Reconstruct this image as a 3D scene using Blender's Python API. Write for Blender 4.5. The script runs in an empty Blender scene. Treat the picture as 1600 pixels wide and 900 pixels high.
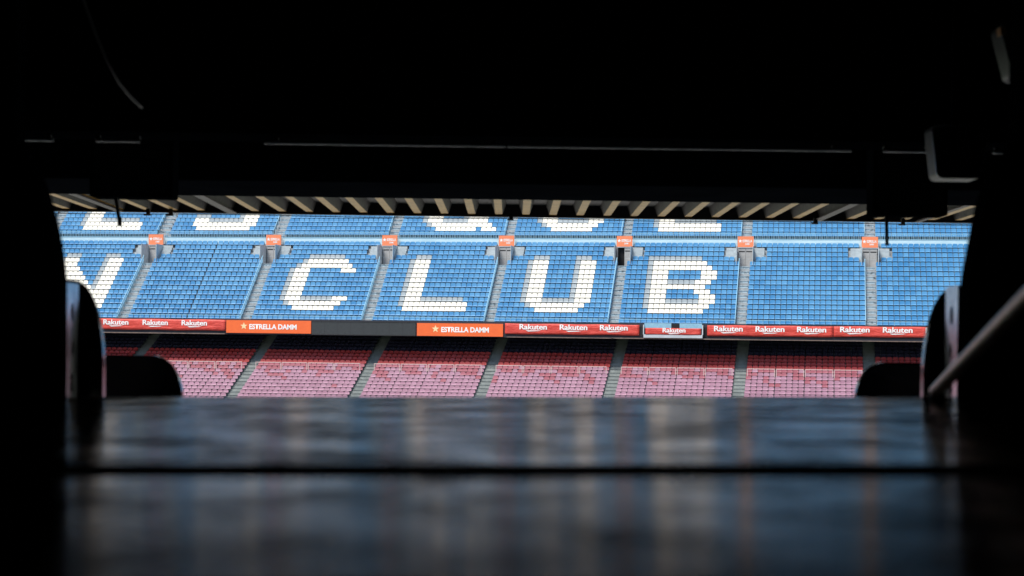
import bpy, bmesh, math, random
import numpy as np
from mathutils import Vector, Matrix

random.seed(7)
rng = np.random.default_rng(11)
SC = bpy.context.scene
COL = SC.collection
R = math.radians

# ------------------------------------------------------------------ camera
F = 3111.0                      # focal length in pixels of a 1600 px wide frame (70 mm on 36 mm)
ROLL = 0.0131
cam_data = bpy.data.cameras.new('camera')
cam_data.lens = 70.0
cam_data.sensor_width = 36.0
cam_data.shift_y = 110.0 / 1600.0
cam_data.shift_x = 0.0009
cam_data.clip_start = 0.05
cam_data.clip_end = 3000.0
cam_data.dof.use_dof = True
cam_data.dof.focus_distance = 188.0
cam_data.dof.aperture_fstop = 5.0
cam = bpy.data.objects.new('camera', cam_data)
COL.objects.link(cam)
cam.location = (0, 0, 0)
cam.matrix_world = Matrix.Rotation(R(90), 4, 'X') @ Matrix.Rotation(ROLL, 4, 'Z')
SC.camera = cam

# ------------------------------------------------------------------ sky, sun, exposure
SUN_EL, SUN_AZ = R(57), R(222)          # soft sun behind and slightly to the side of the camera
world = bpy.data.worlds.new('World')
SC.world = world
world.use_nodes = True
wn = world.node_tree
bg = wn.nodes['Background']
sky = wn.nodes.new('ShaderNodeTexSky')
sky.sky_type = 'NISHITA'
sky.sun_disc = False
sky.sun_elevation = SUN_EL
sky.sun_rotation = SUN_AZ
sky.air_density = 1.0
sky.dust_density = 1.2
sky.ozone_density = 1.0
wn.links.new(sky.outputs[0], bg.inputs[0])
bg.inputs[1].default_value = 0.05
sun_d = bpy.data.lights.new('sun', 'SUN')
sun_d.energy = 1.5
sun_d.angle = R(22)
sun_d.color = (1.0, 0.95, 0.87)
sun = bpy.data.objects.new('sun', sun_d)
COL.objects.link(sun)
sdir = Vector((math.sin(SUN_AZ) * math.cos(SUN_EL), math.cos(SUN_AZ) * math.cos(SUN_EL), math.sin(SUN_EL)))
sun.rotation_euler = sdir.to_track_quat('Z', 'Y').to_euler()
sun.location = (0, 60, 90)

SC.view_settings.view_transform = 'Standard'
SC.view_settings.look = 'None'
SC.view_settings.gamma = 1.0
SC.view_settings.use_curve_mapping = False
SC.view_settings.exposure = 1.7
SC.cycles.use_denoising = True
SC.cycles.max_bounces = 6
SC.cycles.sample_clamp_indirect = 6.0

# ------------------------------------------------------------------ helpers
CR, SR = math.cos(ROLL), math.sin(ROLL)
def at(px, py, d):
    """World point at depth d (metres along the view) seen at pixel px, py of the 1600 x 900 photograph."""
    uu, vv = px - 798.56, py - 560.0
    return Vector(((uu * CR + vv * SR) / F * d, d, -(-uu * SR + vv * CR) / F * d))

def tag(o, label=None, cat=None, group=None, kind=None):
    if label: o['label'] = label
    if cat: o['category'] = cat
    if group: o['group'] = group
    if kind: o['kind'] = kind
    return o

def empty(name, loc=(0, 0, 0), rz=0.0):
    o = bpy.data.objects.new(name, None)
    o.empty_display_size = 0.2
    COL.objects.link(o)
    o.location = loc
    o.rotation_euler = (0, 0, rz)
    return o

class MB:
    """Collects polygons; build() links them as one mesh object."""
    def __init__(self):
        self.v, self.f, self.m = [], [], []
    def add(self, verts, faces, mi=0):
        n = len(self.v)
        self.v += [tuple(p) for p in verts]
        self.f += [tuple(i + n for i in f) for f in faces]
        self.m += [mi] * len(faces)
        return self
    def box(self, x0, x1, y0, y1, z0, z1, mi=0):
        return self.add([(x0, y0, z0), (x1, y0, z0), (x1, y1, z0), (x0, y1, z0), (x0, y0, z1), (x1, y0, z1), (x1, y1, z1), (x0, y1, z1)],
                        [(0, 3, 2, 1), (4, 5, 6, 7), (0, 1, 5, 4), (1, 2, 6, 5), (2, 3, 7, 6), (3, 0, 4, 7)], mi)
    def extrude_x(self, prof, x0, x1, mi=0):
        """Polygon prof [(y, z)] swept along x, capped."""
        n = len(prof)
        vs = [(x0, y, z) for y, z in prof] + [(x1, y, z) for y, z in prof]
        fs = [(i, (i + 1) % n, n + (i + 1) % n, n + i) for i in range(n)]
        fs += [tuple(reversed(range(n))), tuple(range(n, 2 * n))]
        return self.add(vs, fs, mi)
    def extrude_y(self, prof, y0, y1, mi=0):
        """Polygon prof [(x, z)] swept along y, capped."""
        n = len(prof)
        vs = [(x, y0, z) for x, z in prof] + [(x, y1, z) for x, z in prof]
        fs = [(n + i, n + (i + 1) % n, (i + 1) % n, i) for i in range(n)]
        fs += [tuple(range(n)), tuple(reversed(range(n, 2 * n)))]
        return self.add(vs, fs, mi)
    def tube(self, pts, r, n=8, mi=0):
        pts = [Vector(p) for p in pts]
        vs, fs = [], []
        for i, p in enumerate(pts):
            t = (pts[min(i + 1, len(pts) - 1)] - pts[max(i - 1, 0)]).normalized()
            a = t.orthogonal().normalized() if abs(t.z) > .9 else t.cross(Vector((0, 0, 1))).normalized()
            b = t.cross(a)
            for k in range(n):
                th = 2 * math.pi * k / n
                vs.append(p + (a * math.cos(th) + b * math.sin(th)) * r)
        for i in range(len(pts) - 1):
            for k in range(n):
                fs.append((i * n + k, i * n + (k + 1) % n, (i + 1) * n + (k + 1) % n, (i + 1) * n + k))
        fs += [tuple(reversed(range(n))), tuple((len(pts) - 1) * n + k for k in range(n))]
        return self.add(vs, fs, mi)
    def mesh(self, name, mats, smooth=False, fix=True):
        me = bpy.data.meshes.new(name)
        me.from_pydata(self.v, [], self.f)
        for m in (mats if isinstance(mats, (list, tuple)) else [mats]):
            me.materials.append(m)
        me.polygons.foreach_set('material_index', self.m)
        if fix:
            bm = bmesh.new(); bm.from_mesh(me)
            bmesh.ops.recalc_face_normals(bm, faces=bm.faces)
            bm.to_mesh(me); bm.free()
        if smooth:
            me.polygons.foreach_set('use_smooth', [True] * len(me.polygons))
            me.update()
            try: me.set_sharp_from_angle(angle=R(40))
            except Exception: pass
        return me
    def build(self, name, mats, parent=None, smooth=False):
        return link(name, self.mesh(name, mats, smooth), parent)

def link(name, me, parent=None):
    o = bpy.data.objects.new(name, me)
    COL.objects.link(o)
    if parent: o.parent = parent
    return o

def bevel(o, w, seg=2):
    md = o.modifiers.new('edge', 'BEVEL'); md.width = w; md.segments = seg; md.limit_method = 'ANGLE'
    return o

# ------------------------------------------------------------------ materials
def new_mat(name):
    m = bpy.data.materials.new(name); m.use_nodes = True
    nt = m.node_tree
    return m, nt, nt.nodes['Principled BSDF']

def mix_col(nt, fac, a, b):
    n = nt.nodes.new('ShaderNodeMix'); n.data_type = 'RGBA'
    if hasattr(fac, 'is_linked'): nt.links.new(fac, n.inputs[0])
    else: n.inputs[0].default_value = fac
    for i, c in ((6, a), (7, b)):
        if hasattr(c, 'is_linked'): nt.links.new(c, n.inputs[i])
        else: n.inputs[i].default_value = (*c, 1)
    return n.outputs[2]

def noise(nt, scale, detail=4, rough=.6, mapping=None, coords='Object'):
    tc = nt.nodes.new('ShaderNodeTexCoord')
    t = nt.nodes.new('ShaderNodeTexNoise')
    t.inputs['Scale'].default_value = scale; t.inputs['Detail'].default_value = detail; t.inputs['Roughness'].default_value = rough
    if mapping:
        mp = nt.nodes.new('ShaderNodeMapping'); mp.inputs['Scale'].default_value = mapping
        nt.links.new(tc.outputs[coords], mp.inputs[0]); nt.links.new(mp.outputs[0], t.inputs['Vector'])
    else:
        nt.links.new(tc.outputs[coords], t.inputs['Vector'])
    return t.outputs[0]

def ramp(nt, src, lo, hi, a=0.0, b=1.0):
    n = nt.nodes.new('ShaderNodeMapRange')
    n.inputs[1].default_value = lo; n.inputs[2].default_value = hi; n.inputs[3].default_value = a; n.inputs[4].default_value = b
    nt.links.new(src, n.inputs[0])
    return n.outputs[0]

def bump(nt, bsdf, src, strength=.3, dist=.02):
    b = nt.nodes.new('ShaderNodeBump'); b.inputs['Strength'].default_value = strength; b.inputs['Distance'].default_value = dist
    nt.links.new(src, b.inputs['Height']); nt.links.new(b.outputs[0], bsdf.inputs['Normal'])

def surface(name, c1, c2=None, scale=3.0, rough=.6, metallic=0.0, lo=.35, hi=.65, bstr=0.0, mapping=None, spec=.5, coat=0.0):
    m, nt, bs = new_mat(name)
    c2 = c2 or tuple(x * .8 for x in c1)
    nz = noise(nt, scale, 6, .65, mapping)
    nt.links.new(mix_col(nt, ramp(nt, nz, lo, hi), c1, c2), bs.inputs['Base Color'])
    bs.inputs['Roughness'].default_value = rough
    bs.inputs['Metallic'].default_value = metallic
    bs.inputs['Specular IOR Level'].default_value = spec
    bs.inputs['Coat Weight'].default_value = coat
    if bstr: bump(nt, bs, noise(nt, scale * 8, 4, .6, mapping), bstr, .01)
    return m

def plastic(name, c, fade, rough=.42, var=.5):
    """Moulded seat plastic: every seat a little differently bleached, light dust on it."""
    m, nt, bs = new_mat(name)
    g = nt.nodes.new('ShaderNodeNewGeometry'); oi = nt.nodes.new('ShaderNodeObjectInfo')
    ad = nt.nodes.new('ShaderNodeMath'); ad.operation = 'ADD'
    nt.links.new(g.outputs['Random Per Island'], ad.inputs[0]); nt.links.new(oi.outputs['Random'], ad.inputs[1])
    fr = nt.nodes.new('ShaderNodeMath'); fr.operation = 'FRACT'; nt.links.new(ad.outputs[0], fr.inputs[0])
    pw = nt.nodes.new('ShaderNodeMath'); pw.operation = 'POWER'; nt.links.new(fr.outputs[0], pw.inputs[0]); pw.inputs[1].default_value = 1.6
    ml = nt.nodes.new('ShaderNodeMath'); ml.operation = 'MULTIPLY'; nt.links.new(pw.outputs[0], ml.inputs[0]); ml.inputs[1].default_value = var
    base = mix_col(nt, ml.outputs[0], c, fade)
    # large patches along the stand that are a little more bleached, in world metres
    tx = nt.nodes.new('ShaderNodeTexNoise'); tx.inputs['Scale'].default_value = .12; tx.inputs['Detail'].default_value = 3
    nt.links.new(g.outputs['Position'], tx.inputs['Vector'])
    base = mix_col(nt, ramp(nt, tx.outputs[0], .4, .7, 0, .5), base, fade)
    nt.links.new(base, bs.inputs['Base Color'])
    bs.inputs['Roughness'].default_value = rough
    bs.inputs['Specular IOR Level'].default_value = .4
    return m

M = {}
M['blue'] = plastic('blue seat plastic', (.030, .195, .42), (.095, .30, .52), var=.85)
M['white'] = plastic('white seat plastic', (.86, .83, .74), (.80, .78, .70))
M['grey'] = plastic('grey seat plastic', (.31, .36, .39), (.37, .42, .45))
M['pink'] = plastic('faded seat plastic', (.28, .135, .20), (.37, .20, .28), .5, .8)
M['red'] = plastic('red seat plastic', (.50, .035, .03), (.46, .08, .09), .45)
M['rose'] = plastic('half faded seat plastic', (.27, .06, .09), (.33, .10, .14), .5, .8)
M['navy'] = plastic('navy seat plastic', (.014, .016, .045), (.02, .02, .055), .5, .5)  # deep shade of the overhang put into the seat colour
M['seat_foot'] = surface('seat bracket steel', (.02, .025, .035), rough=.6)
M['concrete'] = surface('terrace concrete', (.36, .38, .39), (.22, .235, .25), 1.4, .85, lo=.42, hi=.75, bstr=.2)
M['stair'] = surface('stair concrete', (.41, .50, .55), (.10, .115, .125), 3.2, .85, lo=.50, hi=.66, bstr=.25)
M['pale_step'] = surface('pale painted step', (.44, .50, .53), (.33, .38, .41), 2.5, .7)
M['low_concrete'] = surface('lower terrace concrete', (.30, .33, .32), (.17, .19, .185), 1.5, .85, lo=.4, hi=.75, bstr=.2)
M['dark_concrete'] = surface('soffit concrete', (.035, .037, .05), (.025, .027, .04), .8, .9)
M['rail_blue'] = surface('pale blue rail paint', (.30, .52, .66), (.22, .44, .58), 3, .45)
M['parapet'] = surface('pale blue parapet paint', (.56, .74, .82), (.42, .62, .72), 1.2, .6, mapping=(.4, 1, 3))
M['door'] = surface('grey door steel', (.40, .40, .40), (.33, .335, .34), 2, .6)
M['jamb'] = surface('pale door jamb', (.55, .60, .63), (.42, .47, .5), 2, .7)
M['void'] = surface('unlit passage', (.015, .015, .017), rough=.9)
M['orange'] = surface('orange board', (.86, .155, .035), (.80, .14, .035), 1.0, .45)
M['sign'] = surface('sun bleached orange sign', (.88, .26, .12), (.84, .24, .11), 1.0, .5)
def fabric():
    m, nt, bs = new_mat('red banner vinyl')
    nt.links.new(mix_col(nt, ramp(nt, noise(nt, 1.3, 5, .6), .35, .7), (.66, .065, .045), (.56, .05, .036)), bs.inputs['Base Color'])
    bs.inputs['Roughness'].default_value = .5
    bump(nt, bs, noise(nt, 1.6, 5, .65, (.5, 1, 2.5)), .9, .12)
    return m
M['banner'] = fabric()
M['print_white'] = surface('white print', (.88, .88, .88), (.84, .84, .84), 1, .5)
M['print_gold'] = surface('pale gold print', (.90, .72, .42), (.86, .66, .36), 1, .5)
M['led'] = surface('dark screen face', (.040, .046, .050), (.028, .033, .036), 3, .5, mapping=(1, 1, 4))
M['frame_dark'] = surface('dark steel frame', (.03, .03, .034), rough=.5)
M['silver'] = surface('silver box', (.55, .59, .63), (.45, .49, .53), 2, .4)
M['ledge'] = surface('rusty ledge', (.22, .16, .13), (.12, .09, .08), 4, .7)
M['barrier'] = surface('galvanised rail', (.66, .52, .50), (.55, .42, .40), 3, .5)
M['grass'] = surface('pitch grass', (.06, .13, .03), (.045, .10, .025), .2, .9)
M['track'] = surface('perimeter concrete', (.34, .33, .30), (.26, .255, .235), .4, .85)
M['black_steel'] = surface('black painted steel', (.016, .014, .015), (.012, .010, .011), 4, .5)
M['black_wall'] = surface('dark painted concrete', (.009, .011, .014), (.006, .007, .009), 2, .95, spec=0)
M['deck'] = surface('perforated deck steel', (.085, .075, .058), (.03, .027, .024), 26, .6, lo=.42, hi=.6)
M['flange'] = surface('cream deck flange', (.86, .50, .11), (.68, .37, .08), 9, .40, mapping=(1, .5, 1))
M['rafter'] = surface('dark maroon steel', (.06, .038, .036), (.04, .025, .024), 5, .5)
M['near_seat'] = surface('black seat shell', (.006, .010, .022), (.005, .008, .016), 6, .16, spec=.5, coat=.4)
M['bracket'] = surface('worn grey steel', (.85, .85, .87), (.25, .25, .28), 9, .16, metallic=.9)
M['pipe'] = surface('galvanised conduit', (.5, .5, .52), (.4, .4, .42), 8, .25, metallic=1.0)
M['handrail'] = surface('worn steel handrail', (.85, .64, .50), (.62, .38, .25), 12, .34, metallic=.7, lo=.4, hi=.7)
M['lamp_shell'] = surface('grey lamp housing', (.07, .075, .085), (.05, .055, .06), 8, .45)
M['lamp_rim'] = surface('bare metal bezel', (.36, .36, .38), (.28, .28, .3), 8, .25, metallic=1.0)
M['tape'] = surface('orange tape', (.90, .40, .10), rough=.5)

def wet():
    """Dark worn concrete, dry and dusty in patches, with a thin film of water on the rest."""
    m, nt, bs = new_mat('wet dark concrete')
    nz = noise(nt, 5.0, 6, .65, (1.2, .9, 1))
    film = ramp(nt, noise(nt, 4.2, 6, .66, (1.1, .7, 1)), .40, .62, .98, .16)
    gl = nt.nodes.new('ShaderNodeBsdfGlossy')                              # water film; greyer reflection put into its gloss colour
    gl.inputs['Color'].default_value = (.62, .54, .50, 1)
    nt.links.new(ramp(nt, nz, .35, .68, .11, .19), gl.inputs['Roughness'])
    bump(nt, gl, noise(nt, 9.0, 5, .6, (1, 1, 1)), .5, .0006)
    df = nt.nodes.new('ShaderNodeBsdfDiffuse')
    nt.links.new(mix_col(nt, ramp(nt, nz, .35, .7), (.16, .14, .115), (.23, .195, .15)), df.inputs[0])
    mx = nt.nodes.new('ShaderNodeMixShader')
    nt.links.new(film, mx.inputs[0]); nt.links.new(df.outputs[0], mx.inputs[1]); nt.links.new(gl.outputs[0], mx.inputs[2])
    nt.nodes.remove(bs)
    nt.links.new(mx.outputs[0], nt.nodes['Material Output'].inputs[0])
    return m
M['wet'] = wet()

# ------------------------------------------------------------------ ground and pitch
def sheet(name, x0, x1, y0, y1, z, m):
    o = MB().add([(x0, y0, z), (x1, y0, z), (x1, y1, z), (x0, y1, z)], [(0, 1, 2, 3)]).build(name, m)
    o['kind'] = 'structure'
    return o
GZ = -7.3
sheet('ground', -1500, 1500, -1500, 1500, GZ, M['track'])
sheet('bounce_apron', -90, 90, 24, 61, GZ + .01, surface('pale bounce paving', (.50, .48, .44), (.42, .41, .38), .5, .85))  # unseen pale sheet added to bounce light up onto the canopy
sheet('pitch', -75, 75, 62, 160, GZ + .02, M['grass'])

# ------------------------------------------------------------------ far grandstand
PSI, D0, ZF = .1556, 186.66, 3.384
TV = Vector((math.cos(PSI), -math.sin(PSI), 0)); NV = Vector((math.sin(PSI), math.cos(PSI), 0)); OV = Vector((0, D0, ZF))
def stand_pt(s, d, h): return OV + TV * s + NV * d + Vector((0, 0, h))
def on_d(px, py, d):
    """s, h on the vertical plane at depth d of the stand behind a pixel of the photograph."""
    r = at(px, py, 1.0)
    k = (OV.dot(NV) + d) / r.dot(NV)
    q = r * k - OV
    return q.dot(TV), q.z
def stand_px(s, d, h):
    p = stand_pt(s, d, h); u, v = F * p.x / p.y, -F * p.z / p.y
    return 798.56 + u * CR - v * SR, 560 + u * SR + v * CR

S = [-62.2, -50.2, -38.21, -25.88, -13.94, -2.15, 9.55, 21.33, 33.19, 45.1, 57.0]      # aisles of the blue tiers
SL = [-61.0, -49.2, -37.2, -25.2, -13.65, -2.0, 9.75, 21.36, 33.1, 45.0, 56.9]          # aisles of the lower tier
RISE, DEP, NROW = .478, .598, 17
H0, DD0 = -.28, .08                      # tread height and front of row 0 (middle tier)
UR, UD, UN, UH, UDD = .46, .60, 10, 8.54, 11.5   # upper tier
LR, LD, LN = .318, .74, 30               # lower tier
LDD = 1.5 - 18 * LD; LH = -3.74 - .66 - 17 * LR
AW = .475                                # half width of an aisle

grand = empty('grandstand', OV, -PSI)
tag(grand, 'large concrete grandstand with blue upper tiers and a red lower tier across the pitch', 'grandstand')

def steps_profile(rows, h0, d0, rise, dep, base, dback):
    """Side profile of a stepped terrace."""
    pr = [(d0 + rows[0] * dep, base), (d0 + rows[0] * dep, h0 + rows[0] * rise)]
    for r in rows:
        pr.append((d0 + (r + 1) * dep, h0 + r * rise))
        if r != rows[-1]: pr.append((d0 + (r + 1) * dep, h0 + (r + 1) * rise))
    if dback > pr[-1][0] + 1e-6: pr.append((dback, pr[-1][1]))
    pr.append((dback, base))
    return pr

VW = .80                                 # half width of a vomitory
dback = DD0 + NROW * DEP
full = steps_profile(list(range(NROW)), H0, DD0, RISE, DEP, -1.1, dback)
cut = steps_profile(list(range(13)), H0, DD0, RISE, DEP, -1.1, dback)
for i in range(len(S) - 1):
    MB().extrude_x(full, S[i] + VW, S[i + 1] - VW).build('middle_terrace', M['concrete'], grand)
for s in S[1:-1]:
    MB().extrude_x(cut, s - VW + .001, s + VW - .001).build('vomitory_floor', M['concrete'], grand)
uf = steps_profile(list(range(UN)), UH, UDD, UR, UD, 7.0, UDD + UN * UD + .5)
MB().extrude_x(uf, S[0], S[-1]).build('upper_terrace', M['concrete'], grand)
lf = steps_profile(list(range(LN)), LH, LDD, LR, LD, LH - 1.2, LDD + LN * LD)
MB().extrude_x(lf, S[0], S[-1]).build('lower_terrace', M['low_concrete'], grand)
# walkway, parapet, overhang, walls
MB().box(S[0], S[-1], dback, UDD + .05, 7.2, 7.80).build('walkway', M['concrete'], grand)
for i in range(len(S) - 1):
    bevel(MB().box(S[i] + VW, S[i + 1] - VW, dback + .002, dback + .16, 7.5, 8.46).build('parapet', M['parapet'], grand), .02)
    MB().box(S[i] + VW, S[i + 1] - VW, dback - .02, dback + .19, 8.46, 8.53).build('parapet_cap', M['rail_blue'], grand)
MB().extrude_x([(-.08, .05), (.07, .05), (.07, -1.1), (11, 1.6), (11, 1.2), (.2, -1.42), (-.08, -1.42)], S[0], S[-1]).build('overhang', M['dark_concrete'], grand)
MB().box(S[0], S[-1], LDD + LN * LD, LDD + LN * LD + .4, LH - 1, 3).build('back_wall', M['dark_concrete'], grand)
MB().box(S[0], S[-1], LDD - .25, LDD, LH - 1.3, LH + .7).build('front_wall', M['low_concrete'], grand)
MB().box(S[0] - .4, S[0], -12, UDD + UN * UD + 1, LH - 1.3, 13.5).build('side_wall', M['concrete'], grand)
MB().box(S[-1], S[-1] + .4, -12, UDD + UN * UD + 1, LH - 1.3, 13.5).build('side_wall', M['concrete'], grand)
MB().box(S[0], S[-1], UDD + UN * UD + .5, UDD + UN * UD + 1, 2.5, 14.5).build('rear_wall', M['concrete'], grand)
# brown ledge strips under the hangings
for a, b in ((on_d(60, 523, -.2)[0], on_d(352, 523, -.2)[0]), (on_d(792, 526, -.2)[0], on_d(960, 526, -.2)[0]), (on_d(955, 528, -.2)[0], on_d(1155, 528, -.2)[0]), (on_d(1155, 526, -.2)[0], on_d(1560, 526, -.2)[0])):
    MB().box(a, b, -.32, -.085, -1.42, -1.33 + random.uniform(-.02, .02)).build('ledge', M['ledge'], grand)

def stair(name, s, rows, h0, d0, rise, dep, m, w=AW - .02):
    mb = MB()
    for r in rows:
        y, z = d0 + r * dep, h0 + r * rise
        mb.box(s - w, s + w, y + dep * .5, y + dep - .003, z + .004, z + rise * .5)
        mb.box(s - w, s + w, y + .002, y + dep * .5 - .002, z + .003, z + .03)
        mb.box(s - w, s + w, y + dep * .5 - .05, y + dep * .5 - .002, z + rise * .5 - .035, z + rise * .5 + .02)
    return mb.build(name, m, grand)
for s in S[1:-1]:
    stair('aisle_stair', s, range(13), H0, DD0, RISE, DEP, M['stair'])
    stair('aisle_stair', s, range(UN), UH, UDD, UR, UD, M['stair'])
for s in SL[1:-1]:
    stair('aisle_stair', s, range(LN), LH, LDD, LR, LD, M['low_concrete'], .52)

# vomitories: door leaves, jambs, pale steps on both sides
dy = DD0 + 16.3 * DEP
for k, s in enumerate(S[1:-1]):
    zb = H0 + 12 * RISE
    for side in (-1, 1):
        x0, x1 = (s - .68, s - .01) if side < 0 else (s + .01, s + .68)
        if k == 5 and side < 0:                                   # one leaf of the vomitory beside the letter B stands open
            d = MB().box(s - .68, s - .63, dy - .9, dy, zb, 7.62).build('door', M['door'], grand)
            d['label'] = 'open door leaf swung out from the dark passage'
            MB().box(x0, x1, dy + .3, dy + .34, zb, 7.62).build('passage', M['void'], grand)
        else:
            d = MB().box(x0, x1, dy, dy + .05, zb, 7.62).build('door', M['door'], grand)
            MB().box(x0 + .05, x1 - .05, dy - .012, dy - .002, 7.22, 7.32).build('vent_slot', M['void'], d)
            MB().box(x0 + .03, x1 - .03, dy - .010, dy - .002, 6.52, 6.55).build('kick_bar', M['jamb'], d)
        MB().box(s + side * .78 - .02, s + side * .78 + .02 - side * .0, dy - 2.2, dy + .1, zb + .3, 7.66).build('vomitory_jamb', M['jamb'], grand)
        # pale flight beside the mouth on rows 14 and 15
        a, b = (s + VW + .02, s + VW + 1.04) if side > 0 else (s - VW - 1.04, s - VW - .02)
        mb = MB()
        for q in range(4):
            y, z = DD0 + 14 * DEP + q * DEP * .5, H0 + 14 * RISE + q * RISE * .5
            mb.box(a, b, y + .01, y + DEP * .5 + .012, z + .005 - .3, z + RISE * .5)
        mb.build('pale_steps', M['pale_step'], grand)
        MB().box(a, b, DD0 + 16 * DEP + .02, DD0 + 16 * DEP + .05, H0 + 16 * RISE + .02, H0 + 16 * RISE + .25).build('kerb_plate', M['pale_step'], grand)
    MB().box(s - VW, s + VW, dy - .06, dy + .06, 7.62, 7.68).build('vomitory_lintel', M['jamb'], grand)

# rails
def rail_run(name, x0, x1, y, z0, z1, pitch, m, r=.018, step=None, top=.028):
    mb = MB()
    mb.box(x0, x1, y - top, y + top, z1 - top, z1 + top)
    n = max(1, int((x1 - x0) / pitch))
    for i in range(n + 1):
        x = x0 + (x1 - x0) * i / n
        mb.box(x - r, x + r, y - r, y + r, z0, z1 - top)
    return mb.build(name, m, grand)
for i in range(1, len(S) - 2):
    a, b = S[i] + AW + .05, S[i + 1] - AW - .05
    if i == 6:                                                     # the rail before the letter B has a gap
        g0, g1 = on_d(1049, 498, 0)[0], on_d(1062, 498, 0)[0]
        rail_run('front_rail', a, g0, -.02, .05, .40, 1.4, M['rail_blue'])
        rail_run('front_rail', g1, b, -.02, .05, .40, 1.4, M['rail_blue'])
    else:
        rail_run('front_rail', a, b, -.02, .05, .40, 1.4, M['rail_blue'])
    o = rail_run('balustrade', S[i] + .55, S[i + 1] - .55, UDD - .08, UH - .05, UH + .58, .17, M['rail_blue'], .020)
    o['kind'] = 'stuff'
    MB().box(S[i] + .55, S[i + 1] - .55, UDD - .14, UDD - .02, 7.8, UH - .04).build('walkway_kerb', M['parapet'], grand)
for s in S[1:-1]:                                                  # sloping rail with uprights on one side of each stair
    x = s - AW - .03
    mb = MB()
    for r in range(13):
        y, z = DD0 + r * DEP + .1, H0 + r * RISE
        mb.box(x - .018, x + .018, y - .018, y + .018, z, z + .80)
        mb.box(x - .018, x + .018, y + DEP * .5 - .018, y + DEP * .5 + .018, z, z + .80 + RISE * .5)
    y0, z0, y1, z1 = DD0 + .1, H0 + .80, DD0 + .1 + 12.5 * DEP, H0 + .80 + 12.5 * RISE
    mb.extrude_x([(y0, z0 - .03), (y0, z0 + .03), (y1, z1 + .03), (y1, z1 - .03)], x - .025, x + .025)
    mb.extrude_x([(y0, z0 - .43), (y0, z0 - .39), (y1, z1 - .39), (y1, z1 - .43)], x - .015, x + .015)
    mb.build('aisle_rail', M['rail_blue'], grand)
    mb = MB()
    for r in range(6):
        y, z = UDD + r * UD + .1, UH + r * UR
        mb.box(x - .018, x + .018, y - .018, y + .018, z, z + .80)
    y0, z0, y1, z1 = UDD + .1, UH + .8, UDD + .1 + 6 * UD, UH + .8 + 6 * UR
    mb.extrude_x([(y0, z0 - .03), (y0, z0 + .03), (y1, z1 + .03), (y1, z1 - .03)], x - .025, x + .025)
    mb.build('aisle_rail', M['rail_blue'], grand)

# ------------------------------------------------------------------ seats
def seat_arrays(w, top, round_, lip=.34, pan=.41):
    """One moulded shell: lip, pan and backrest in one skin, plus a steel foot. Origin on the tread, y away from the pitch."""
    prof = [(.10, lip), (.085, pan - .03), (.11, pan), (.40, pan - .03), (.455, pan + .05), (.515, top), (.545, top - .01), (.47, pan - .05), (.40, pan - .075), (.13, lip + .02)]
    xs = [-w / 2, -w * .40, -w * .2, w * .2, w * .40, w / 2]
    V, Fc = [], []
    n = len(prof)
    for j, x in enumerate(xs):
        e = abs(x) / (w / 2)
        for k, (y, z) in enumerate(prof):
            if k in (5, 6): z -= round_ * (e ** 6)
            if k in (3, 4, 5): y += .018 * (1 - e ** 2)
            if k in (1, 2): y += .03 * e ** 8
            V.append((x, y, z))
    for j in range(len(xs) - 1):
        for k in range(n):
            Fc.append((j * n + k, j * n + (k + 1) % n, (j + 1) * n + (k + 1) % n, (j + 1) * n + k))
    Fc.append(tuple(reversed(range(n)))); Fc.append(tuple((len(xs) - 1) * n + k for k in range(n)))
    mi = [0] * len(Fc)
    b = MB().box(-.06, .06, .30, .36, 0, lip + .03)
    o = len(V)
    V += b.v; Fc += [tuple(i + o for i in f) for f in b.f]; mi += [1] * 6
    return V, Fc, mi
def seat_mesh(name, mat, arr):
    me = bpy.data.meshes.new(name)
    me.from_pydata(arr[0], [], arr[1])
    me.materials.append(mat); me.materials.append(M['seat_foot'])
    me.polygons.foreach_set('material_index', arr[2])
    bm = bmesh.new(); bm.from_mesh(me); bmesh.ops.recalc_face_normals(bm, faces=bm.faces); bm.to_mesh(me); bm.free()
    return me
PITCH = .517
ARR = seat_arrays(.468, .76, .055)
ARL = seat_arrays(.495, .65, .10, .35, .395)
SEAT = {c: seat_mesh(c + '_seat', M[c], ARR) for c in ('blue', 'white', 'grey')}
SEAT['pink'] = seat_mesh('pink_seat', M['pink'], ARL); SEAT['red'] = seat_mesh('red_seat', M['red'], ARL)
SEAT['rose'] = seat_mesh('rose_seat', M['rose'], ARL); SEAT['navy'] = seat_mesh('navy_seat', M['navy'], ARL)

def seat_mass(name, places, mat, arr, src, label):
    """All remaining seats of a kind as one mass."""
    me0 = src
    nv = len(me0.vertices)
    co = np.empty(nv * 3); me0.vertices.foreach_get('co', co); co = co.reshape(-1, 3)
    faces = [tuple(p.vertices) for p in me0.polygons]
    mis = [p.material_index for p in me0.polygons]
    allv = np.concatenate([co + np.array(p) for p in places])
    allf = [tuple(i + k * nv for i in f) for k in range(len(places)) for f in faces]
    me = bpy.data.meshes.new(name)
    me.from_pydata(allv.tolist(), [], allf)
    me.materials.append(mat); me.materials.append(M['seat_foot'])
    me.polygons.foreach_set('material_index', mis * len(places))
    o = link(name, me)
    o.location = OV; o.rotation_euler = (0, 0, -PSI)
    tag(o, label, 'seats', kind='stuff')
    return o

ORD = 'zeroth first second third fourth fifth sixth seventh eighth ninth tenth eleventh twelfth thirteenth fourteenth fifteenth sixteenth seventeenth eighteenth nineteenth twentieth twenty-first twenty-second twenty-third twenty-fourth twenty-fifth twenty-sixth twenty-seventh twenty-eighth twenty-ninth thirtieth'.split()

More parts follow.
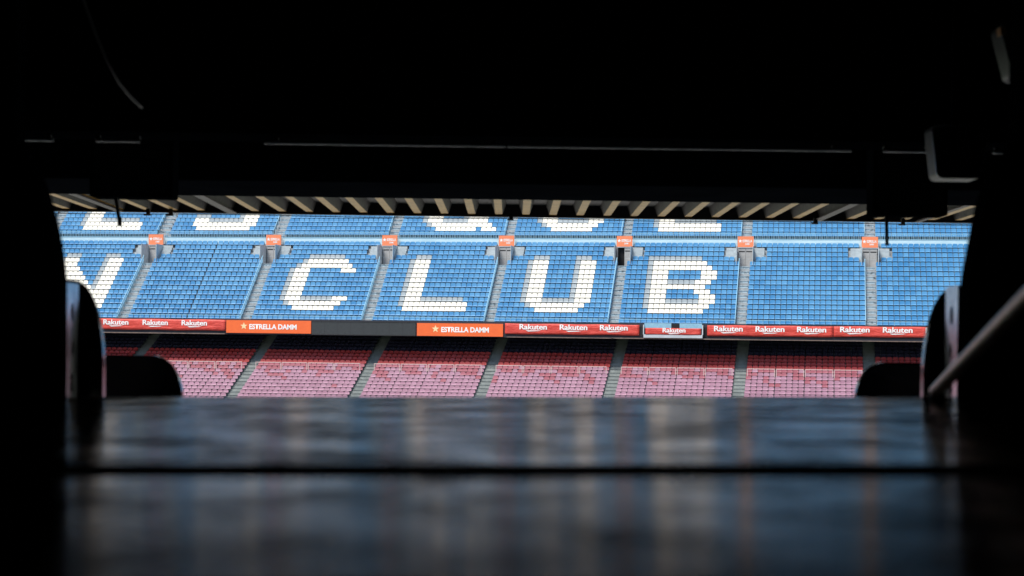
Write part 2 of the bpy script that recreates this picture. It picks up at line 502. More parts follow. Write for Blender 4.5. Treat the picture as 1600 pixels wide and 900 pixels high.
def rows_of(txt):
    """Letter drawing, top row first: W white, g grey, . blue -> {(column, row from the bottom): kind}. Column 0 stands before the letter."""
    out = {}
    L = [l for l in txt.strip('\n').split('\n')]
    for i, l in enumerate(L):
        for c, ch in enumerate(l):
            if ch in 'Wg': out[(c - 1, len(L) - 1 - i)] = 'white' if ch == 'W' else 'grey'
    return out
LET = {}
LET['C'] = rows_of('''
...ggggggg...
..gWWWWWWWW..
.gWWWWWWWWWW.
gWWW......WWW
gWWW.........
gWWW.........
gWWW.........
gWWW.........
gWWW.........
gWWWggggggWWW
.gWWWWWWWWWW.
...WWWWWWWW..
'''.replace('gWWW......WWW', 'gWWW......WWW'))
LET['L'] = rows_of('''
ggg..........
gWWW.........
gWWW.........
gWWW.........
gWWW.........
gWWW.........
gWWW.........
gWWW.........
gWWW.........
gWWWgggggggg.
gWWWWWWWWWWWW
.WWWWWWWWWWWW
'''.replace('\nggg..........', '\n.ggg.........'))
LET['U'] = rows_of('''
ggg......ggg.
gWWW.....gWWW
gWWW.....gWWW
gWWW.....gWWW
gWWW.....gWWW
gWWW.....gWWW
gWWW.....gWWW
gWWW.....gWWW
gWWW.....gWWW
gWWWggggggWWW
.gWWWWWWWWWW.
...WWWWWWWW..
'''.replace('ggg......ggg.', '.ggg.....ggg.'))
LET['B'] = rows_of('''
gggggggggg...
gWWWWWWWWWW..
gWWWWWWWWWWW.
gWWW......WWW
gWWW......WWW
gWWWgggggWWW.
gWWWWWWWWWW..
gWWW.....WWW.
gWWW......WWW
gWWWggggggWWW
gWWWWWWWWWWW.
.WWWWWWWWWW..
''')
LET['N'] = rows_of('''
ggg......ggg.
gWWW.....gWWW
gWWW.....gWWW
gWWWW....gWWW
gWWWWW...gWWW
gWWWWWW..gWWW
gWWWWWWW.gWWW
gWWWWWWWWgWWW
gWWWgWWWWWWWW
gWWW.gWWWWWWW
gWWW..gWWWWWW
.WWW...gWWWWW
'''.replace('ggg......ggg.', '.ggg.....ggg.'))
UP = {}
UP['E'] = rows_of('''
gWWW..........
gWWW..........
gWWWgggggggg..
gWWWWWWWWWWWW.
.WWWWWWWWWWWW.
''')
UP['S'] = rows_of('''
..........WWW
ggg......gWWW
WWWgggggggWWW
WWWWWWWWWWWWW
.WWWWWWWWWWW.
''')
UP['Q'] = rows_of('''
gWWW.....gWWW.
gWWW....gWWWW.
gWWWgggggWWWW.
.gWWWWWWWWWWWW
...WWWWWWWW.WWW
''')
UP['U'] = rows_of('''
gWWW.....gWWW.
gWWW.....gWWW.
gWWWggggggWWW.
.gWWWWWWWWWW..
...WWWWWWWW...
''')
# block i lies between aisles i and i + 1
MID_L = {1: 'N', 3: 'C', 4: 'L', 5: 'U', 6: 'B'}
UP_L = {1: ('E', 'second letter'), 2: ('S', 'third letter'), 4: ('Q', 'fourth letter'), 5: ('U', 'fifth letter'), 6: ('E', 'sixth letter')}
BLOCK = {0: 'far left block', 1: 'N block', 2: 'plain block before the C', 3: 'C block', 4: 'L block', 5: 'U block', 6: 'B block', 7: 'plain block after the B', 8: 'second plain block after the B', 9: 'far right block'}

def put(name, kind, s, d, h, label, cat, group):
    o = link(name, SEAT[kind])
    o.location = stand_pt(s, d, h); o.rotation_euler = (0, 0, -PSI)
    tag(o, label, cat, group)
    return o

blue, mass = [], {'blue': [], 'pink': [], 'red': [], 'rose': [], 'navy': [], 'white': [], 'grey': []}
def in_view(s, d, h, x0=108, x1=1498, y0=340, y1=616):
    px, py = stand_px(s, d, h)
    return x0 < px < x1 and y0 < py < y1
for b in range(0, 10):
    i = b
    a, e = S[i] + AW + .02, S[i + 1] - AW - .02
    n = 21
    gapx = (e - a) - n * PITCH
    let = LET.get(MID_L.get(b), {})
    for r in range(NROW):
        d, h = DD0 + r * DEP, H0 + r * RISE
        for c in range(n):
            s = a + gapx * .5 + (c + .5) * PITCH
            if b == 2:                                           # a joint splits this block in two
                p2 = (e - a - .07) / n
                s = a + (c + .5) * p2 if c < 11 else e - (n - c - .5) * p2
            if r in (14, 15) and (s < S[i] + VW + 1.08 or s > S[i + 1] - VW - 1.08): continue
            if r in (13, 16) and (s < S[i] + VW + .2 or s > S[i + 1] - VW - .2): continue
            k = let.get((c - 5, r - 2))
            if k:
                L = MID_L[b]
                if in_view(s, d, h + .5):
                    if k == 'white':
                        put('white_seat', 'white', s, d, h, 'white seat of the letter %s, %s row up, %s place across' % (L, ORD[r - 1], ORD[c - 4]), 'seat', 'white seats of the letter ' + L)
                    else:
                        put('grey_seat', 'grey', s, d, h, 'grey seat edging the letter %s, %s row up, %s place across' % (L, ORD[r - 1], ORD[c - 3]), 'seat', 'grey seats edging the letter ' + L)
                else: mass[k].append((s, d, h))
            else: blue.append((s, d, h, b, r, c, 'lower'))
    ul = UP_L.get(b)
    let = UP.get(ul[0], {}) if ul else {}
    for r in range(7):
        d, h = UDD + r * UD, UH + r * UR
        for c in range(n):
            s = a + gapx * .5 + (c + .5) * PITCH
            k = let.get((c - 5, r - 1))
            if k and r < 6:
                mass[k].append((s, d, h))
            else: blue.append((s, d, h, b, r, c, 'upper'))
vis = [q for q in blue if q[6] == 'lower' and in_view(q[0], q[1], q[2] + .5) and q[3] <= 8]
vis.sort(key=lambda q: (stand_pt(q[0], q[1], q[2])).length)
single = set((q[3], q[4], q[5]) for q in vis[:300])
for q in blue:
    s, d, h, b, r, c, t = q
    if t == 'lower' and (b, r, c) in single:
        put('blue_seat', 'blue', s, d, h, 'blue seat, %s, %s row up, %s from its left stair' % (BLOCK[b], ORD[r + 1], ORD[c + 1]), 'seat', 'blue seats of the middle tier')
    else: mass['blue'].append((s, d, h))
# lower tier
low = []
for i in range(len(SL) - 1):
    a, e = SL[i] + .55, SL[i + 1] - .55
    n = 20; p = (e - a) / n
    for r in range(0, LN):
        d, h = LDD + r * LD + .12, LH + r * LR
        for c in range(n):
            s = a + (c + .5) * p
            if (c % 5 == 0) and c and i in (2, 4, 6, 7): s += .03
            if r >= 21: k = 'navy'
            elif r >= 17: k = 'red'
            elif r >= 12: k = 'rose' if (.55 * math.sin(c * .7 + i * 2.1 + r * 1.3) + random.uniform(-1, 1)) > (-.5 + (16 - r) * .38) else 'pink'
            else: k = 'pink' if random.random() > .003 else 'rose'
            low.append((s, d, h, i, r, c, k))
vl = [q for q in low if in_view(q[0], q[1], q[2] + .55, 285, 1338, 500, 614) and q[6] == 'pink']
vl.sort(key=lambda q: stand_pt(q[0], q[1], q[2]).length)
rmin = min(q[4] for q in vl)
single = set((q[3], q[4], q[5]) for q in vl[:300])
LBLOCK = {2: 'sixth', 3: 'fifth', 4: 'fourth', 5: 'third', 6: 'second', 7: 'first', 8: 'outer', 1: 'seventh'}
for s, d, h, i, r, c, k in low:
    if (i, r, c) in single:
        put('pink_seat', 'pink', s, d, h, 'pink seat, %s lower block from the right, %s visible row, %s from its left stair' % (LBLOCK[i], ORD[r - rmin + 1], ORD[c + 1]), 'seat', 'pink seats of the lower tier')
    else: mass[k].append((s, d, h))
seat_mass('blue_seats', mass['blue'], M['blue'], ARR, SEAT['blue'], 'rows of blue plastic seats filling the two upper tiers')
seat_mass('pink_seats', mass['pink'], M['pink'], ARL, SEAT['pink'], 'rows of faded pink seats in the lower tier')
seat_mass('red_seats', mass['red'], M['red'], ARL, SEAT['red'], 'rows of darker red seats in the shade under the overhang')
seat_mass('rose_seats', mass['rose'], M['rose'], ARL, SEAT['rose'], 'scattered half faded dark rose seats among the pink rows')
seat_mass('navy_seats', mass['navy'], M['navy'], ARL, SEAT['navy'], 'rows of seats under the overhang with deep shade put into their colour')
for k in ('white', 'grey'):
    if mass[k]: seat_mass(k + '_seats', mass[k], M[k], ARR, SEAT[k], k + ' seats of the cropped letters under the roof edge')

# crush barriers of the lower tier
BR = 15
for i in range(1, len(SL) - 2):
    a, e = SL[i] + .62, SL[i + 1] - .62
    w = (e - a) / 4
    y, z = LDD + BR * LD + .03, LH + BR * LR
    for q in range(4):
        x0, x1 = a + q * w + .05, a + (q + 1) * w - .05
        t = empty('crush_barrier', stand_pt((x0 + x1) / 2, y, z), -PSI)
        tag(t, 'thin crush barrier, %s lower block from the right, %s from its left stair' % (LBLOCK.get(i, 'outer'), ORD[q + 1]), 'barrier', 'crush barriers across the lower tier')
        hw = (x1 - x0) / 2
        MB().box(-hw, hw, -.03, .03, .95, 1.02).build('rail', M['barrier'], t)
        for sx in (-1, 1):
            MB().box(sx * (hw - .03) - .03, sx * (hw - .03) + .03, -.022, .022, 0, .95).build('post', M['barrier'], t)

# ------------------------------------------------------------------ hangings on the front of the middle tier
def text_mesh(body, height, width, mat, bold=.0, base=(0, 0), spacing=1.0, double=0.0):
    """Flat lettering in the plane y = 0, facing -y, centred on base, scaled to the wanted cap height and width."""
    cu = bpy.data.curves.new('lettering', 'FONT')
    cu.body = body; cu.size = 1.0; cu.offset = bold; cu.space_character = spacing
    o = bpy.data.objects.new('lettering', cu); COL.objects.link(o)
    bpy.context.view_layer.update()
    me = bpy.data.meshes.new_from_object(o.evaluated_get(bpy.context.evaluated_depsgraph_get()))
    bpy.data.objects.remove(o)
    co = np.empty(len(me.vertices) * 3); me.vertices.foreach_get('co', co); co = co.reshape(-1, 3)
    lo, hi = co.min(0), co.max(0)
    cx = (lo[0] + hi[0]) / 2
    sx, sz = width / (hi[0] - lo[0]), height / (hi[1] - lo[1])
    new = np.stack([base[0] + (co[:, 0] - cx) * sx, np.zeros(len(co)), base[1] + (co[:, 1] - lo[1]) * sz], 1)
    me.vertices.foreach_set('co', new.reshape(-1))
    if double:                                       # heavier strokes: a second impression a little to the side, 1 mm proud
        fs = [tuple(p.vertices) for p in me.polygons]; n = len(new)
        v2 = new + np.array([double * height, -.001, 0])
        me2 = bpy.data.meshes.new('lettering')
        me2.from_pydata(new.tolist() + v2.tolist(), [], fs + [tuple(i + n for i in f) for f in fs])
        me = me2
    me.materials.clear(); me.materials.append(mat)
    me.update()
    return me

def poly_part(name, pts, y, mat, parent):
    return MB().add([(x, y, z) for x, z in pts], [tuple(range(len(pts)))]).build(name, mat, parent)

def star(cx, cz, r):
    return [(cx + math.sin(k * math.pi / 5) * (r if k % 2 == 0 else r * .42), cz + math.cos(k * math.pi / 5) * (r if k % 2 == 0 else r * .42)) for k in range(10)]

def hanging(name, px0, px1, top, bot, mat, label, cat, wavy=0.0, y=-.20):
    s0, s1 = on_d(px0, 512, y)[0], on_d(px1, 512, y)[0]
    o0 = empty(name, stand_pt((s0 + s1) / 2, y, bot), -PSI)
    w = (s1 - s0) / 2; hh = top - bot
    mb = MB(); n = max(2, int(w * 2 / .25)) if wavy else 1; m = 5 if wavy else 1
    vs, fs = [], []
    for j in range(m + 1):
        for i in range(n + 1):
            x = -w + 2 * w * i / n
            dy_ = wavy * (math.sin(x * 3.1 + j * .9) * .6 + math.sin(x * 7.7 - j * 1.7 + px0) * .4) * (1 if 0 < j < m else .3)
            dz = wavy * .8 * math.sin(x * 1.3 + px0) if j in (0, m) else 0
            vs.append((x, dy_, hh * j / m + dz))
    for j in range(m):
        for i in range(n): fs.append((j * (n + 1) + i, j * (n + 1) + i + 1, (j + 1) * (n + 1) + i + 1, (j + 1) * (n + 1) + i))
    mb.add(vs, fs)
    p = mb.build('sheet' if wavy else 'panel', mat, o0, smooth=bool(wavy))
    sd = p.modifiers.new('thick', 'SOLIDIFY'); sd.thickness = .03 if wavy else .10; sd.offset = -1 if not wavy else 0
    tag(o0, label, cat)
    return o0, (s0 + s1) / 2, w, hh

def word(parent, smid, px, z, height, width, y=-.045):
    x = on_d(px, 512, -.2)[0] - smid
    me = text_mesh('Rakuten', height, width, M['print_white'], .016, (x, z), double=.045)
    o = link('lettering', me, parent); o.location = (0, y, 0)
    poly_part('underline_stroke', [(x - width * .27, z - height * .16), (x + width * .30, z - height * .16), (x + width * .18, z - height * .27), (x - width * .18, z - height * .36)], y, M['print_white'], parent)

U16 = 16.6
b1, sm, w, hh = hanging('sponsor_banner', 55, 352.5, -.04, -1.08, M['banner'], 'long red fabric banner with white word repeated, at the left end of the row', 'banner', .022)
for px in (58, 119.5, 181, 242.5, 303.5): word(b1, sm, px, .46, .50, 2.52)
b2, sm, w, hh = hanging('sponsor_board', 353.5, 486, -.06, -1.28, M['orange'], 'orange board with star and white capitals under the C block', 'board')
def estrella(parent, smid, pxs, px0, px1, z=.36):
    x0, x1 = on_d(px0, 512, -.2)[0] - smid, on_d(px1, 512, -.2)[0] - smid
    o = link('lettering', text_mesh('ESTRELLA DAMM', .50, x1 - x0, M['print_white'], .034, ((x0 + x1) / 2, z), .98), parent); o.location = (0, -.012, 0)
    poly_part('star', star(on_d(pxs, 512, -.2)[0] - smid, z + .30, .37), -.012, M['print_gold'], parent)
estrella(b2, sm, 381, 389.5, 463.5)
led, sm, w, hh = hanging('led_board', 487, 649.5, -.08, -1.36, M['led'], 'blank dark grey display board between the two orange star boards', 'display')
for q in range(1, 8):
    MB().box(-w + 2 * w * q / 8 - .012, -w + 2 * w * q / 8 + .012, -.008, -.002, .03, hh - .03).build('module_joint', M['frame_dark'], led)
MB().box(-w, w, -.03, -.004, -.02, .05).build('frame', M['frame_dark'], led)
MB().box(-w, w, -.03, -.004, hh - .05, hh + .02).build('frame', M['frame_dark'], led)
b3, sm, w, hh = hanging('sponsor_board', 651.5, 786, -.16, -1.36, M['orange'], 'orange board with star and white capitals under the L block', 'board')
estrella(b3, sm, 680.5, 689.5, 764)
b4, sm, w, hh = hanging('sponsor_banner', 789, 999, -.12, -1.10, M['banner'], 'red fabric banner with three white words under the U block', 'banner', .022)
for px in (833, 896, 959): word(b4, sm, px, .44, .50, 2.58)
# small banner on a silver box with pale panes above
box = empty('camera_box', stand_pt(*(lambda a, b: ((a + b) / 2, -.24, -1.32))(on_d(1006, 512, -.2)[0], on_d(1098, 512, -.2)[0])), -PSI)
tag(box, 'silver box carrying the small red banner, with pale blue panes above', 'box')
bw = (on_d(1098, 512, -.2)[0] - on_d(1006, 512, -.2)[0]) / 2
MB().box(-bw, bw, -.25, .13, .02, .33).build('base_panel', M['silver'], box)
for sx in (-1, 1): MB().box(sx * bw - .05, sx * bw + .05, -.24, .12, .33, 1.22).build('end_post', M['silver'], box)
gx0, gx1 = on_d(1049, 508, -.2)[0], on_d(1062, 508, -.2)[0]
mid = (on_d(1006, 512, -.2)[0] + on_d(1098, 512, -.2)[0]) / 2
MB().box(-bw + .06, gx0 - mid, -.06, -.03, .9, 1.38).build('pane', M['rail_blue'], box)
MB().box(gx1 - mid, bw - .06, -.06, -.03, .9, 1.38).build('pane', M['rail_blue'], box)
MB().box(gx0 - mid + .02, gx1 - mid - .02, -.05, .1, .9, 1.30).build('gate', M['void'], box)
b5, sm, w, hh = hanging('sponsor_banner', 1008.5, 1095.5, -.40, -1.0, M['banner'], 'small red fabric banner with one white word on the silver box', 'banner', .012, -.50)
word(b5, sm, 1053.5, .20, .42, 2.1, -.035)
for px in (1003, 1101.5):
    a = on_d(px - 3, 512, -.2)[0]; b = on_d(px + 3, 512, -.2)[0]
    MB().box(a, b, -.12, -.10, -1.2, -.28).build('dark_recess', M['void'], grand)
b6, sm, w, hh = hanging('sponsor_banner', 1105, 1301.5, -.08, -1.06, M['banner'], 'red fabric banner with three white words just after the silver box', 'banner', .022)
for px in (1138, 1203, 1268): word(b6, sm, px, .42, .50, 2.62)
b7, sm, w, hh = hanging('sponsor_banner', 1302.5, 1560, -.06, -1.02, M['banner'], 'long red fabric banner with white words at the right end of the row', 'banner', .022)
for px in (1335.5, 1402.5, 1469.5, 1536): word(b7, sm, px, .42, .50, 2.64)

# orange signs over the vomitories
VB = ['far beyond the N', 'between the N and the plain block', 'before the letter C', 'between letters C and L', 'between letters L and U', 'between letters U and B', 'just after the letter B', 'between the two plain blocks after the B', 'at the far end']
for k, s in enumerate(S[1:-1]):
    if k in (0, 8): continue
    o = empty('vomitory_sign', stand_pt(s, 9.86, 7.70), -PSI)
    tag(o, 'faded orange sign with star over the doorway ' + VB[k], 'sign', 'orange signs over the doorways')
    MB().box(-.77, .77, -.06, .06, 0, 1.04).build('panel', M['sign'], o)
    t = link('lettering', text_mesh('ESTRELLA', .26, .92, M['print_white'], .03, (.17, .46)), o); t.location = (0, -.066, 0)
    t = link('lettering', text_mesh('DAMM', .17, .40, M['print_white'], .03, (.17, .22)), o); t.location = (0, -.066, 0)
    poly_part('star', star(-.52, .58, .20), -.066, M['print_white'], o)

# ------------------------------------------------------------------ near stand: dark passage the picture is taken from
near = empty('near_stand', (0, 8, -3))
tag(near, 'unlit black concrete stand framing the view all round', 'grandstand')
near.location = (0, 0, 0)
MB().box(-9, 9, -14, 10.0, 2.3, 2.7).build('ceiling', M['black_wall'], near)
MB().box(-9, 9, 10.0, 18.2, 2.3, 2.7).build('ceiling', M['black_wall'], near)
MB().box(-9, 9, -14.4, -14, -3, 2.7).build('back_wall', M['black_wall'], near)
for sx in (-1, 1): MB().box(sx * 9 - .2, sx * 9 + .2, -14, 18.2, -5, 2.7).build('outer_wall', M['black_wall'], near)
zb = at(800, 312.3, 18).z
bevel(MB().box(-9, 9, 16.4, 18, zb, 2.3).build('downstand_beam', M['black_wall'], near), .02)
zb2 = at(800, 227, 10.5).z
bevel(MB().box(-9, 9, 10.1, 10.5, zb2, 2.3).build('cross_beam', M['black_wall'], near), .01)
MB().box(-9, 9, -14, 6.05, -.75, -.60).build('passage_floor', M['black_wall'], near)
pr = [(6.05, -7.2), (6.05, -.62)]
for r in range(24):
    y = 6.05 + r * .8; z = -.62 - r * .27
    pr += [(y, z), (y + .8, z)]
pr += [(6.05 + 24 * .8, -7.2)]
pr = pr[:1] + pr[2:]
MB().extrude_x(pr, -9, 9).build('lower_rows', M['low_concrete'], near)

# unseen deck behind the camera, added to block low sky, dark to cut bounce
MB().extrude_x([(5, 2.71), (5, 3.6), (-45, 47), (-48, 47), (-48, 2.71)], -85, 85).build('sky_block_deck', surface('dark sky-block deck', (.05, .07, .13), (.04, .05, .09), .5, .8), near)

for sx in (-1, 1):  # unseen end banks added to block low sky from the sides
    MB().extrude_y([(sx * 82, -7.2), (sx * 130, 38), (sx * 134, 38), (sx * 134, -7.2)], 20, 170).build('sky_block_end', M['low_concrete'], near)

# raking side walls whose inner edges lean outwards
def wall_edge(pts, d, sx):
    prof = []
    for px, py in pts:
        p = at(px, py, d); prof.append((p.x, p.z))
    far = sx * 8.8
    poly = [(far, -.6)] + [(prof[0][0], -.6)] + prof + [(prof[-1][0], 2.3), (far, 2.3)]
    if sx > 0: poly = poly[::-1]
    return MB().extrude_y(poly, d - .12, d).build('raking_wall', M['black_wall'], near)
wall_edge([(105, 560), (105, 440), (103, 415), (98, 380), (91, 345), (83, 315), (72, 285), (40, 225)], 5.4, -1)
wall_edge([(1497, 560), (1500, 452), (1503, 425), (1510, 388), (1517, 352), (1523, 322), (1536, 285), (1575, 225)], 5.4, 1)

# wet slabs the camera lies on (they share the camera's slight lean)
HS = .1157
def slab(name, y0, y1, label):
    o = MB().box(-3.2, 3.2, 0, y1 - y0, -.09, 0).build(name, M['wet'])
    bevel(o, .006, 2)
    o.location = (0, y0, -HS); o.rotation_euler = (0, -ROLL, 0)
    tag(o, label, 'slab', kind='structure')
    return o
slab('wet_slab', F * HS / 165, 6.0, 'broad wet dark slab reflecting the blue seats')
slab('wet_slab', .32, F * HS / 187, 'nearer wet slab in front of the dark joint')

# ------------------------------------------------------------------ canopy with corrugated deck
can = empty('roof_canopy', (0, 20, 1.55))
can.location = (0, 0, 0)
tag(can, 'corrugated metal canopy with cream ribs under its dark edge', 'canopy')
YE = 22.0
ZD = at(800, 335.6, YE).z
P0 = at(779.5, 338, YE).x
RP, FW, TW, RD = .298, .080, .140, .105
Y0 = 17.9
n0 = 27
sh = MB()
for k in range(-n0, n0 + 1):
    x = P0 + k * RP
    web = (RP - FW - TW) / 2
    a, b, c2, d2 = x + FW / 2, x + FW / 2 + web, x + FW / 2 + web + TW, x + RP - FW / 2
    vs = []
    for y in (Y0, YE - .02): vs += [(a, y, ZD + .002), (b, y, ZD + RD), (c2, y, ZD + RD), (d2, y, ZD + .002)]
    sh.add(vs, [(0, 1, 5, 4), (1, 2, 6, 5), (2, 3, 7, 6)])
sh.build('deck_sheet', M['deck'], can)
rib = MB().box(-FW / 2, FW / 2, Y0, YE - .02, ZD, ZD + .0015).mesh('rib', M['flange'])
for k in range(-n0, n0 + 1):
    o = link('rib', rib, can); o.location = (P0 + k * RP, 0, 0)
MB().box(-8.6, 8.6, Y0, YE + .02, ZD + RD + .004, ZD + RD + .10).build('roof_skin', M['black_steel'], can)
MB().box(-8.6, 8.6, YE - .018, YE + .02, ZD - .018, ZD + RD + .002).build('edge_trim', M['rafter'], can)
MB().box(-8.6, 8.6, YE - .04, YE + .03, ZD - .028, ZD - .020).build('edge_angle', M['black_steel'], can)
for px, py, w in ((344, 327, .10), (1298, 331, .09), (160, 322, .08), (1462, 338, .06)):
    p = at(px, py, 21)
    m = MB().box(p.x - w / 2, p.x + w / 2, 17.9, YE - .05, ZD - .030, ZD - .018)
    m.box(p.x - .012, p.x + .012, 17.9, YE - .05, ZD - .018, ZD - .003)
    m.build('rafter', M['rafter'], can)

# clamps and cable along the canopy edge
pts = []
for i in range(41):
    x = -6.2 + 12.4 * i / 40
    sag = .006 * (1 - math.cos(2 * math.pi * ((x + 6.2) / 3.1 % 1)))
    pts.append((x, YE - .25, ZD - .055 - sag))
tag(MB().tube(pts, .005, 6).build('edge_cable', M['black_steel']), 'thin black cable strung below the canopy edge', 'cable')
for px, lab in ((238, 'black clamp hanging from the canopy edge near the hanging rod'), (273, 'slim black clamp on the canopy edge above the stair before the plain block'), (799, 'black clamp on the canopy edge above the stair before the U'), (1269, 'black clamp under the canopy edge beside the maroon rafter'), (1404, 'black clamp under the canopy edge beside the straight drop pole')):
    p = at(px, 340, YE)
    t = empty('cable_clamp', (p.x, YE - .25, ZD - .003)); tag(t, lab, 'clamp', 'clamps along the canopy edge')
    MB().box(-.02, .02, -.02, .02, -.06, 0).build('jaw', M['black_steel'], t)
    MB().box(-.045, .025, -.025, .025, -.075, -.06).build('foot', M['black_steel'], t)

# poles hanging into view
p0, p1 = at(180.5, 306, 12), at(187, 353, 12)
t = empty('hanging_rod', p0); tag(t, 'short tapered rod hanging at a slant from the black box', 'rod')
MB().tube([(0, 0, .3), (0, 0, 0), tuple(p1 - p0 + Vector((0, 0, .012)))], .011, 8).build('shaft', M['black_steel'], t, True)
MB().tube([tuple(p1 - p0 + Vector((-.001, 0, .055))), tuple(p1 - p0 + Vector((0, 0, .012))), tuple(p1 - p0)], .0135, 8).build('tip', M['black_steel'], t, True)
p0, p1 = at(1385, 330, 12), at(1386, 383, 12)
t = empty('hanging_pole', p0); tag(t, 'straight black drop pole below the larger equipment box', 'pole')
MB().tube([(0, 0, .25), (0, 0, 0), (p1 - p0)], .0105, 10).build('shaft', M['black_steel'], t, True)
MB().tube([(p1 - p0) + Vector((0, 0, .012)), (p1 - p0) - Vector((0, 0, .002))], .013, 10).build('end_cap', M['black_steel'], t, True)

# equipment boxes under the beam
def equip(px0, px1, py1, ztop, d, label):
    a, b = at(px0, py1, d + .22), at(px1, py1, d + .22)
    t = empty('equipment_box', ((a.x + b.x) / 2, d, (a.z + b.z) / 2)); tag(t, label, 'box')
    w = (b.x - a.x) / 2; h = ztop - (a.z + b.z) / 2
    bevel(MB().box(-w, w, 0, .22, 0, .42).build('cabinet', M['black_wall'], t), .012)
    MB().box(-w * .5, w * .5, .04, .18, .42, h).build('hanger', M['black_wall'], t)
    MB().box(-w * .9, w * .9, -.006, -.001, .03, .38).build('front_cover', M['black_steel'], t)
equip(151, 279, 312.5, 2.3, 12, 'flat black box under the roof with a slanting rod')
equip(1353, 1469, 340.5, 2.3, 12, 'larger black box hanging below the rounded lamp')

# conduits under the cross beam
def conduit(px0, px1, py, label, d=10.3, r=.011):
    a, b = at(px0, py, d), at(px1, py, d)
    z = zb2 - .022
    t = empty('conduit', ((a.x + b.x) / 2, d, z)); tag(t, label, 'pipe')
    w = (b.x - a.x) / 2
    MB().tube([(-w, 0, 0), (w, 0, 0)], r, 12).build('pipe', M['pipe'], t, True)
    for q in np.linspace(-w * .9, w * .9, max(2, int(w * 2 / .6))):
        MB().box(q - .012, q + .012, -.016, .016, .006, .022).build('saddle', M['black_steel'], t)
conduit(413, 790, 231, 'thin metal conduit catching light under the cross beam, left of its joint')
conduit(793, 1330, 234, 'thin metal conduit catching light under the cross beam, right of its joint')
conduit(-60, 84, 224, 'short metal conduit at the left edge under the beam')
conduit(150, 219, 224, 'shortest metal conduit under the beam, left of the long one')
conduit(1380, 1452, 238, 'short metal conduit beside the rounded lamp')
conduit(1551, 1660, 241, 'short metal conduit at the right edge under the beam')

# rounded lamps
def lamp(px, py, wpx, hpx, d, tilt, label, orange=False):
    p = at(px, py, d)
    w, h = wpx / F * d / 2, hpx / F * d / 2
    t = empty('flood_lamp', p); t.rotation_euler = (0, tilt, 0); tag(t, label, 'lamp', 'rounded lamps under the ceiling')
    def outline(k, wb):
        pts = []
        for cx, cz, a0 in ((wb - .035, -h + .035, -90), (w - .03, h - .03, 0), (-w + .03, h - .03, 90), (-wb + .035, -h + .035, 180)):
            for q in range(6):
                a = R(a0 + 90 * q / 5)
                pts.append((cx * k + math.cos(a) * .03 * k, cz * k + math.sin(a) * .03 * k))
        return pts
    o1 = outline(1, w * .86)
    MB().extrude_y(o1, 0, .16).build('housing', M['lamp_shell'], t, True)
    n = len(o1); o2 = outline(.955, w * .86)
    vs = [(x, -.006, z) for x, z in o1] + [(x, -.006, z) for x, z in o2] + [(x, -.001, z) for x, z in o1] + [(x, -.001, z) for x, z in o2]
    fs = []
    for i in range(n):
        j = (i + 1) % n
        fs += [(i, j, n + j, n + i), (2 * n + i, 2 * n + j, j, i), (n + i, n + j, 3 * n + j, 3 * n + i)]
    MB().add(vs, fs).build('bezel', M['lamp_rim'], t)
    MB().extrude_y(outline(.94, w * .86), -.0045, -.001).build('lens', M['near_seat'], t)
    MB().box(-.02, .02, .06, .10, h, h + .6).build('stem', M['black_wall'], t)
    if orange:
        MB().box(-w - .004, -w + .02, -.012, .05, h - .05, h - .018).build('tape_mark', M['tape'], t)
lamp(1499, 238, 88, 86, 9.0, 0, 'rounded grey lamp with bright lower rim under the beam')
lamp(1606, 76, 76, 92, 8.0, R(-9), 'tilted grey lamp with orange tape at the top edge of view', True)

# loose cable at the upper left
cp = [at(px, py, 7.5 + q * .1) for q, (px, py) in enumerate([(112, -60), (122, -25), (134, 12), (150, 55), (168, 97), (188, 131), (205, 152), (222, 168)])]
cp = [Vector((cp[0].x - .05, cp[0].y, 2.3))] + cp
tag(MB().tube(cp, .0055, 8).build('loose_cable', surface('grey cable sheath', (.16, .16, .16), rough=.35), None, True), 'thin grey cable curving down from the dark ceiling', 'cable')

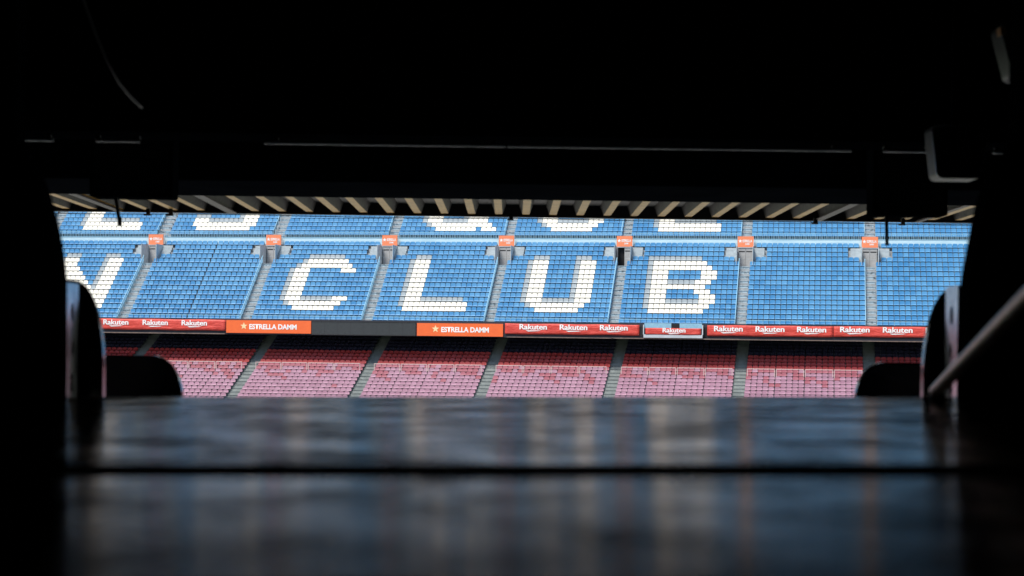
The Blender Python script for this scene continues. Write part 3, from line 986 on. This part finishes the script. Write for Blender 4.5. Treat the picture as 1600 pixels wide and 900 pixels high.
# ------------------------------------------------------------------ near seats either side of the aisle
def arc_outline(xe, ztop, width, rx, rz, zbot, sx, n=14):
    """Backrest outline: straight edge at xe, big elliptical upper corner, running away from the aisle by width. sx = +1: edge faces +x."""
    pts = [(xe, zbot), (xe, ztop - rz)]
    for q in range(1, n + 1):
        a = math.pi / 2 * q / n
        pts.append((xe - sx * rx * (1 - math.cos(a)), ztop - rz + rz * math.sin(a)))
    for q in range(0, n + 1):
        a = math.pi / 2 * q / n
        pts.append((xe - sx * (width - rx + rx * math.sin(a)), ztop - rz + rz * math.cos(a)))
    pts.append((xe - sx * width, zbot))
    return pts
def near_seat(px_edge, px_top, py_top, py_round, d, sx, label, tread, bracket=None, thick=.055):
    e = at(px_edge, 600, d); tp = at(px_top, py_top, d); rd = at(px_edge, py_round, d)
    t = empty('stadium_seat', (e.x, d, tread)); tag(t, label, 'seat', 'black seats beside the aisle')
    rx = abs(e.x - tp.x); rz = tp.z - rd.z
    zt = tp.z - tread
    pr = arc_outline(0, zt, max(.46, rx * 2.4), rx, rz, .36, sx)
    if sx < 0: pr = pr[::-1]
    o = MB().extrude_y(pr, 0, thick).build('backrest', M['near_seat'], t, True); bevel(o, .008, 2)
    wd = max(.46, rx * 2.4)
    x0, x1 = sorted((-sx * .01, -sx * (wd - .01)))
    o = MB().box(x0, x1, thick + .002, thick + .40, .38, .43).build('squab', M['near_seat'], t); bevel(o, .015, 2)
    for q in (.12, .88):
        xx = -sx * wd * q
        MB().box(xx - .02, xx + .02, .06, .12, 0, .379).build('leg', M['black_steel'], t)
    if bracket:
        bx0, by0, by1, bd = bracket
        p = at(bx0, by0, bd); q = at(bx0, by1, bd)
        x, z1, z0 = p.x - e.x, p.z - tread, max(.0, q.z - tread)
        L = .17; yb = bd - d
        # plate along the aisle with three oval holes: ring of quads round each hole
        holes = [(L * .5, z1 - .09, .030, .022), (L * .55, z1 - .20, .026, .018), (L * .5, z1 - .31, .034, .024)]
        vs, fs = [], []
        def quadring(cy, cz, ry, rz_, z_lo, z_hi):
            n = 16; b = len(vs)
            for k in range(n):
                a = 2 * math.pi * k / n
                vs.append((0, yb + cy + math.cos(a) * ry, cz + math.sin(a) * rz_))
            for k in range(n):
                a = 2 * math.pi * k / n; c_, s_ = math.cos(a), math.sin(a)
                m_ = max(abs(c_), abs(s_)); u, v = c_ / m_, s_ / m_
                yy = cy + (u * (L - cy) if u > 0 else u * cy); zz = cz + (v * (z_hi - cz) if v > 0 else v * (cz - z_lo))
                vs.append((0, yb + yy, zz))
            for k in range(n):
                j = (k + 1) % n
                fs.append((b + k, b + j, b + n + j, b + n + k))
        zs = [z1, z1 - .145, z1 - .255, z1 - .37]
        for (cy, cz, ry, rz_), hi_, lo_ in zip(holes, zs[:-1], zs[1:]): quadring(cy, cz, rz_, ry, lo_, hi_)
        b = len(vs); vs += [(0, yb, z0), (0, yb + L, z0), (0, yb + L, zs[3]), (0, yb, zs[3])]; fs.append((b, b + 1, b + 2, b + 3))
        o = MB().add([(x + v[0], v[1], v[2]) for v in vs], fs).build('side_plate', M['bracket'], t)
        sd = o.modifiers.new('thick', 'SOLIDIFY'); sd.thickness = .012; sd.offset = 0
    return t
near_seat(160, 112, 437, 575, 6.35, 1, 'tall black seat back with worn side plate, left of the aisle', -.62, (101, 441, 650, 6.08))
near_seat(1443, 1492, 450, 590, 6.35, -1, 'tall black seat back with worn side plate, beside the slanting handrail', -.62, (1500, 446, 650, 6.08))
near_seat(284, 236, 555, 622, 7.3, 1, 'low black seat back peeping over the wet slab, left of the aisle', -.89)
near_seat(1338, 1384, 566, 622, 7.3, -1, 'low black seat back peeping over the wet slab, right of the aisle', -.89)

# slanting handrail
a, b = at(1464, 609, 5.2), at(1625, 447, 3.0)
t = empty('handrail', a); tag(t, 'worn steel handrail slanting up across the corner of the dark wall', 'handrail')
dv = b - a
MB().tube([tuple(dv * q / 6 - dv * .02) for q in range(8)], .0175, 16).build('bar', M['handrail'], t, True)
MB().tube([tuple(-dv * .02), tuple(-dv * .02 + Vector((0, .01, -.6)))], .017, 10).build('post', M['black_steel'], t, True)
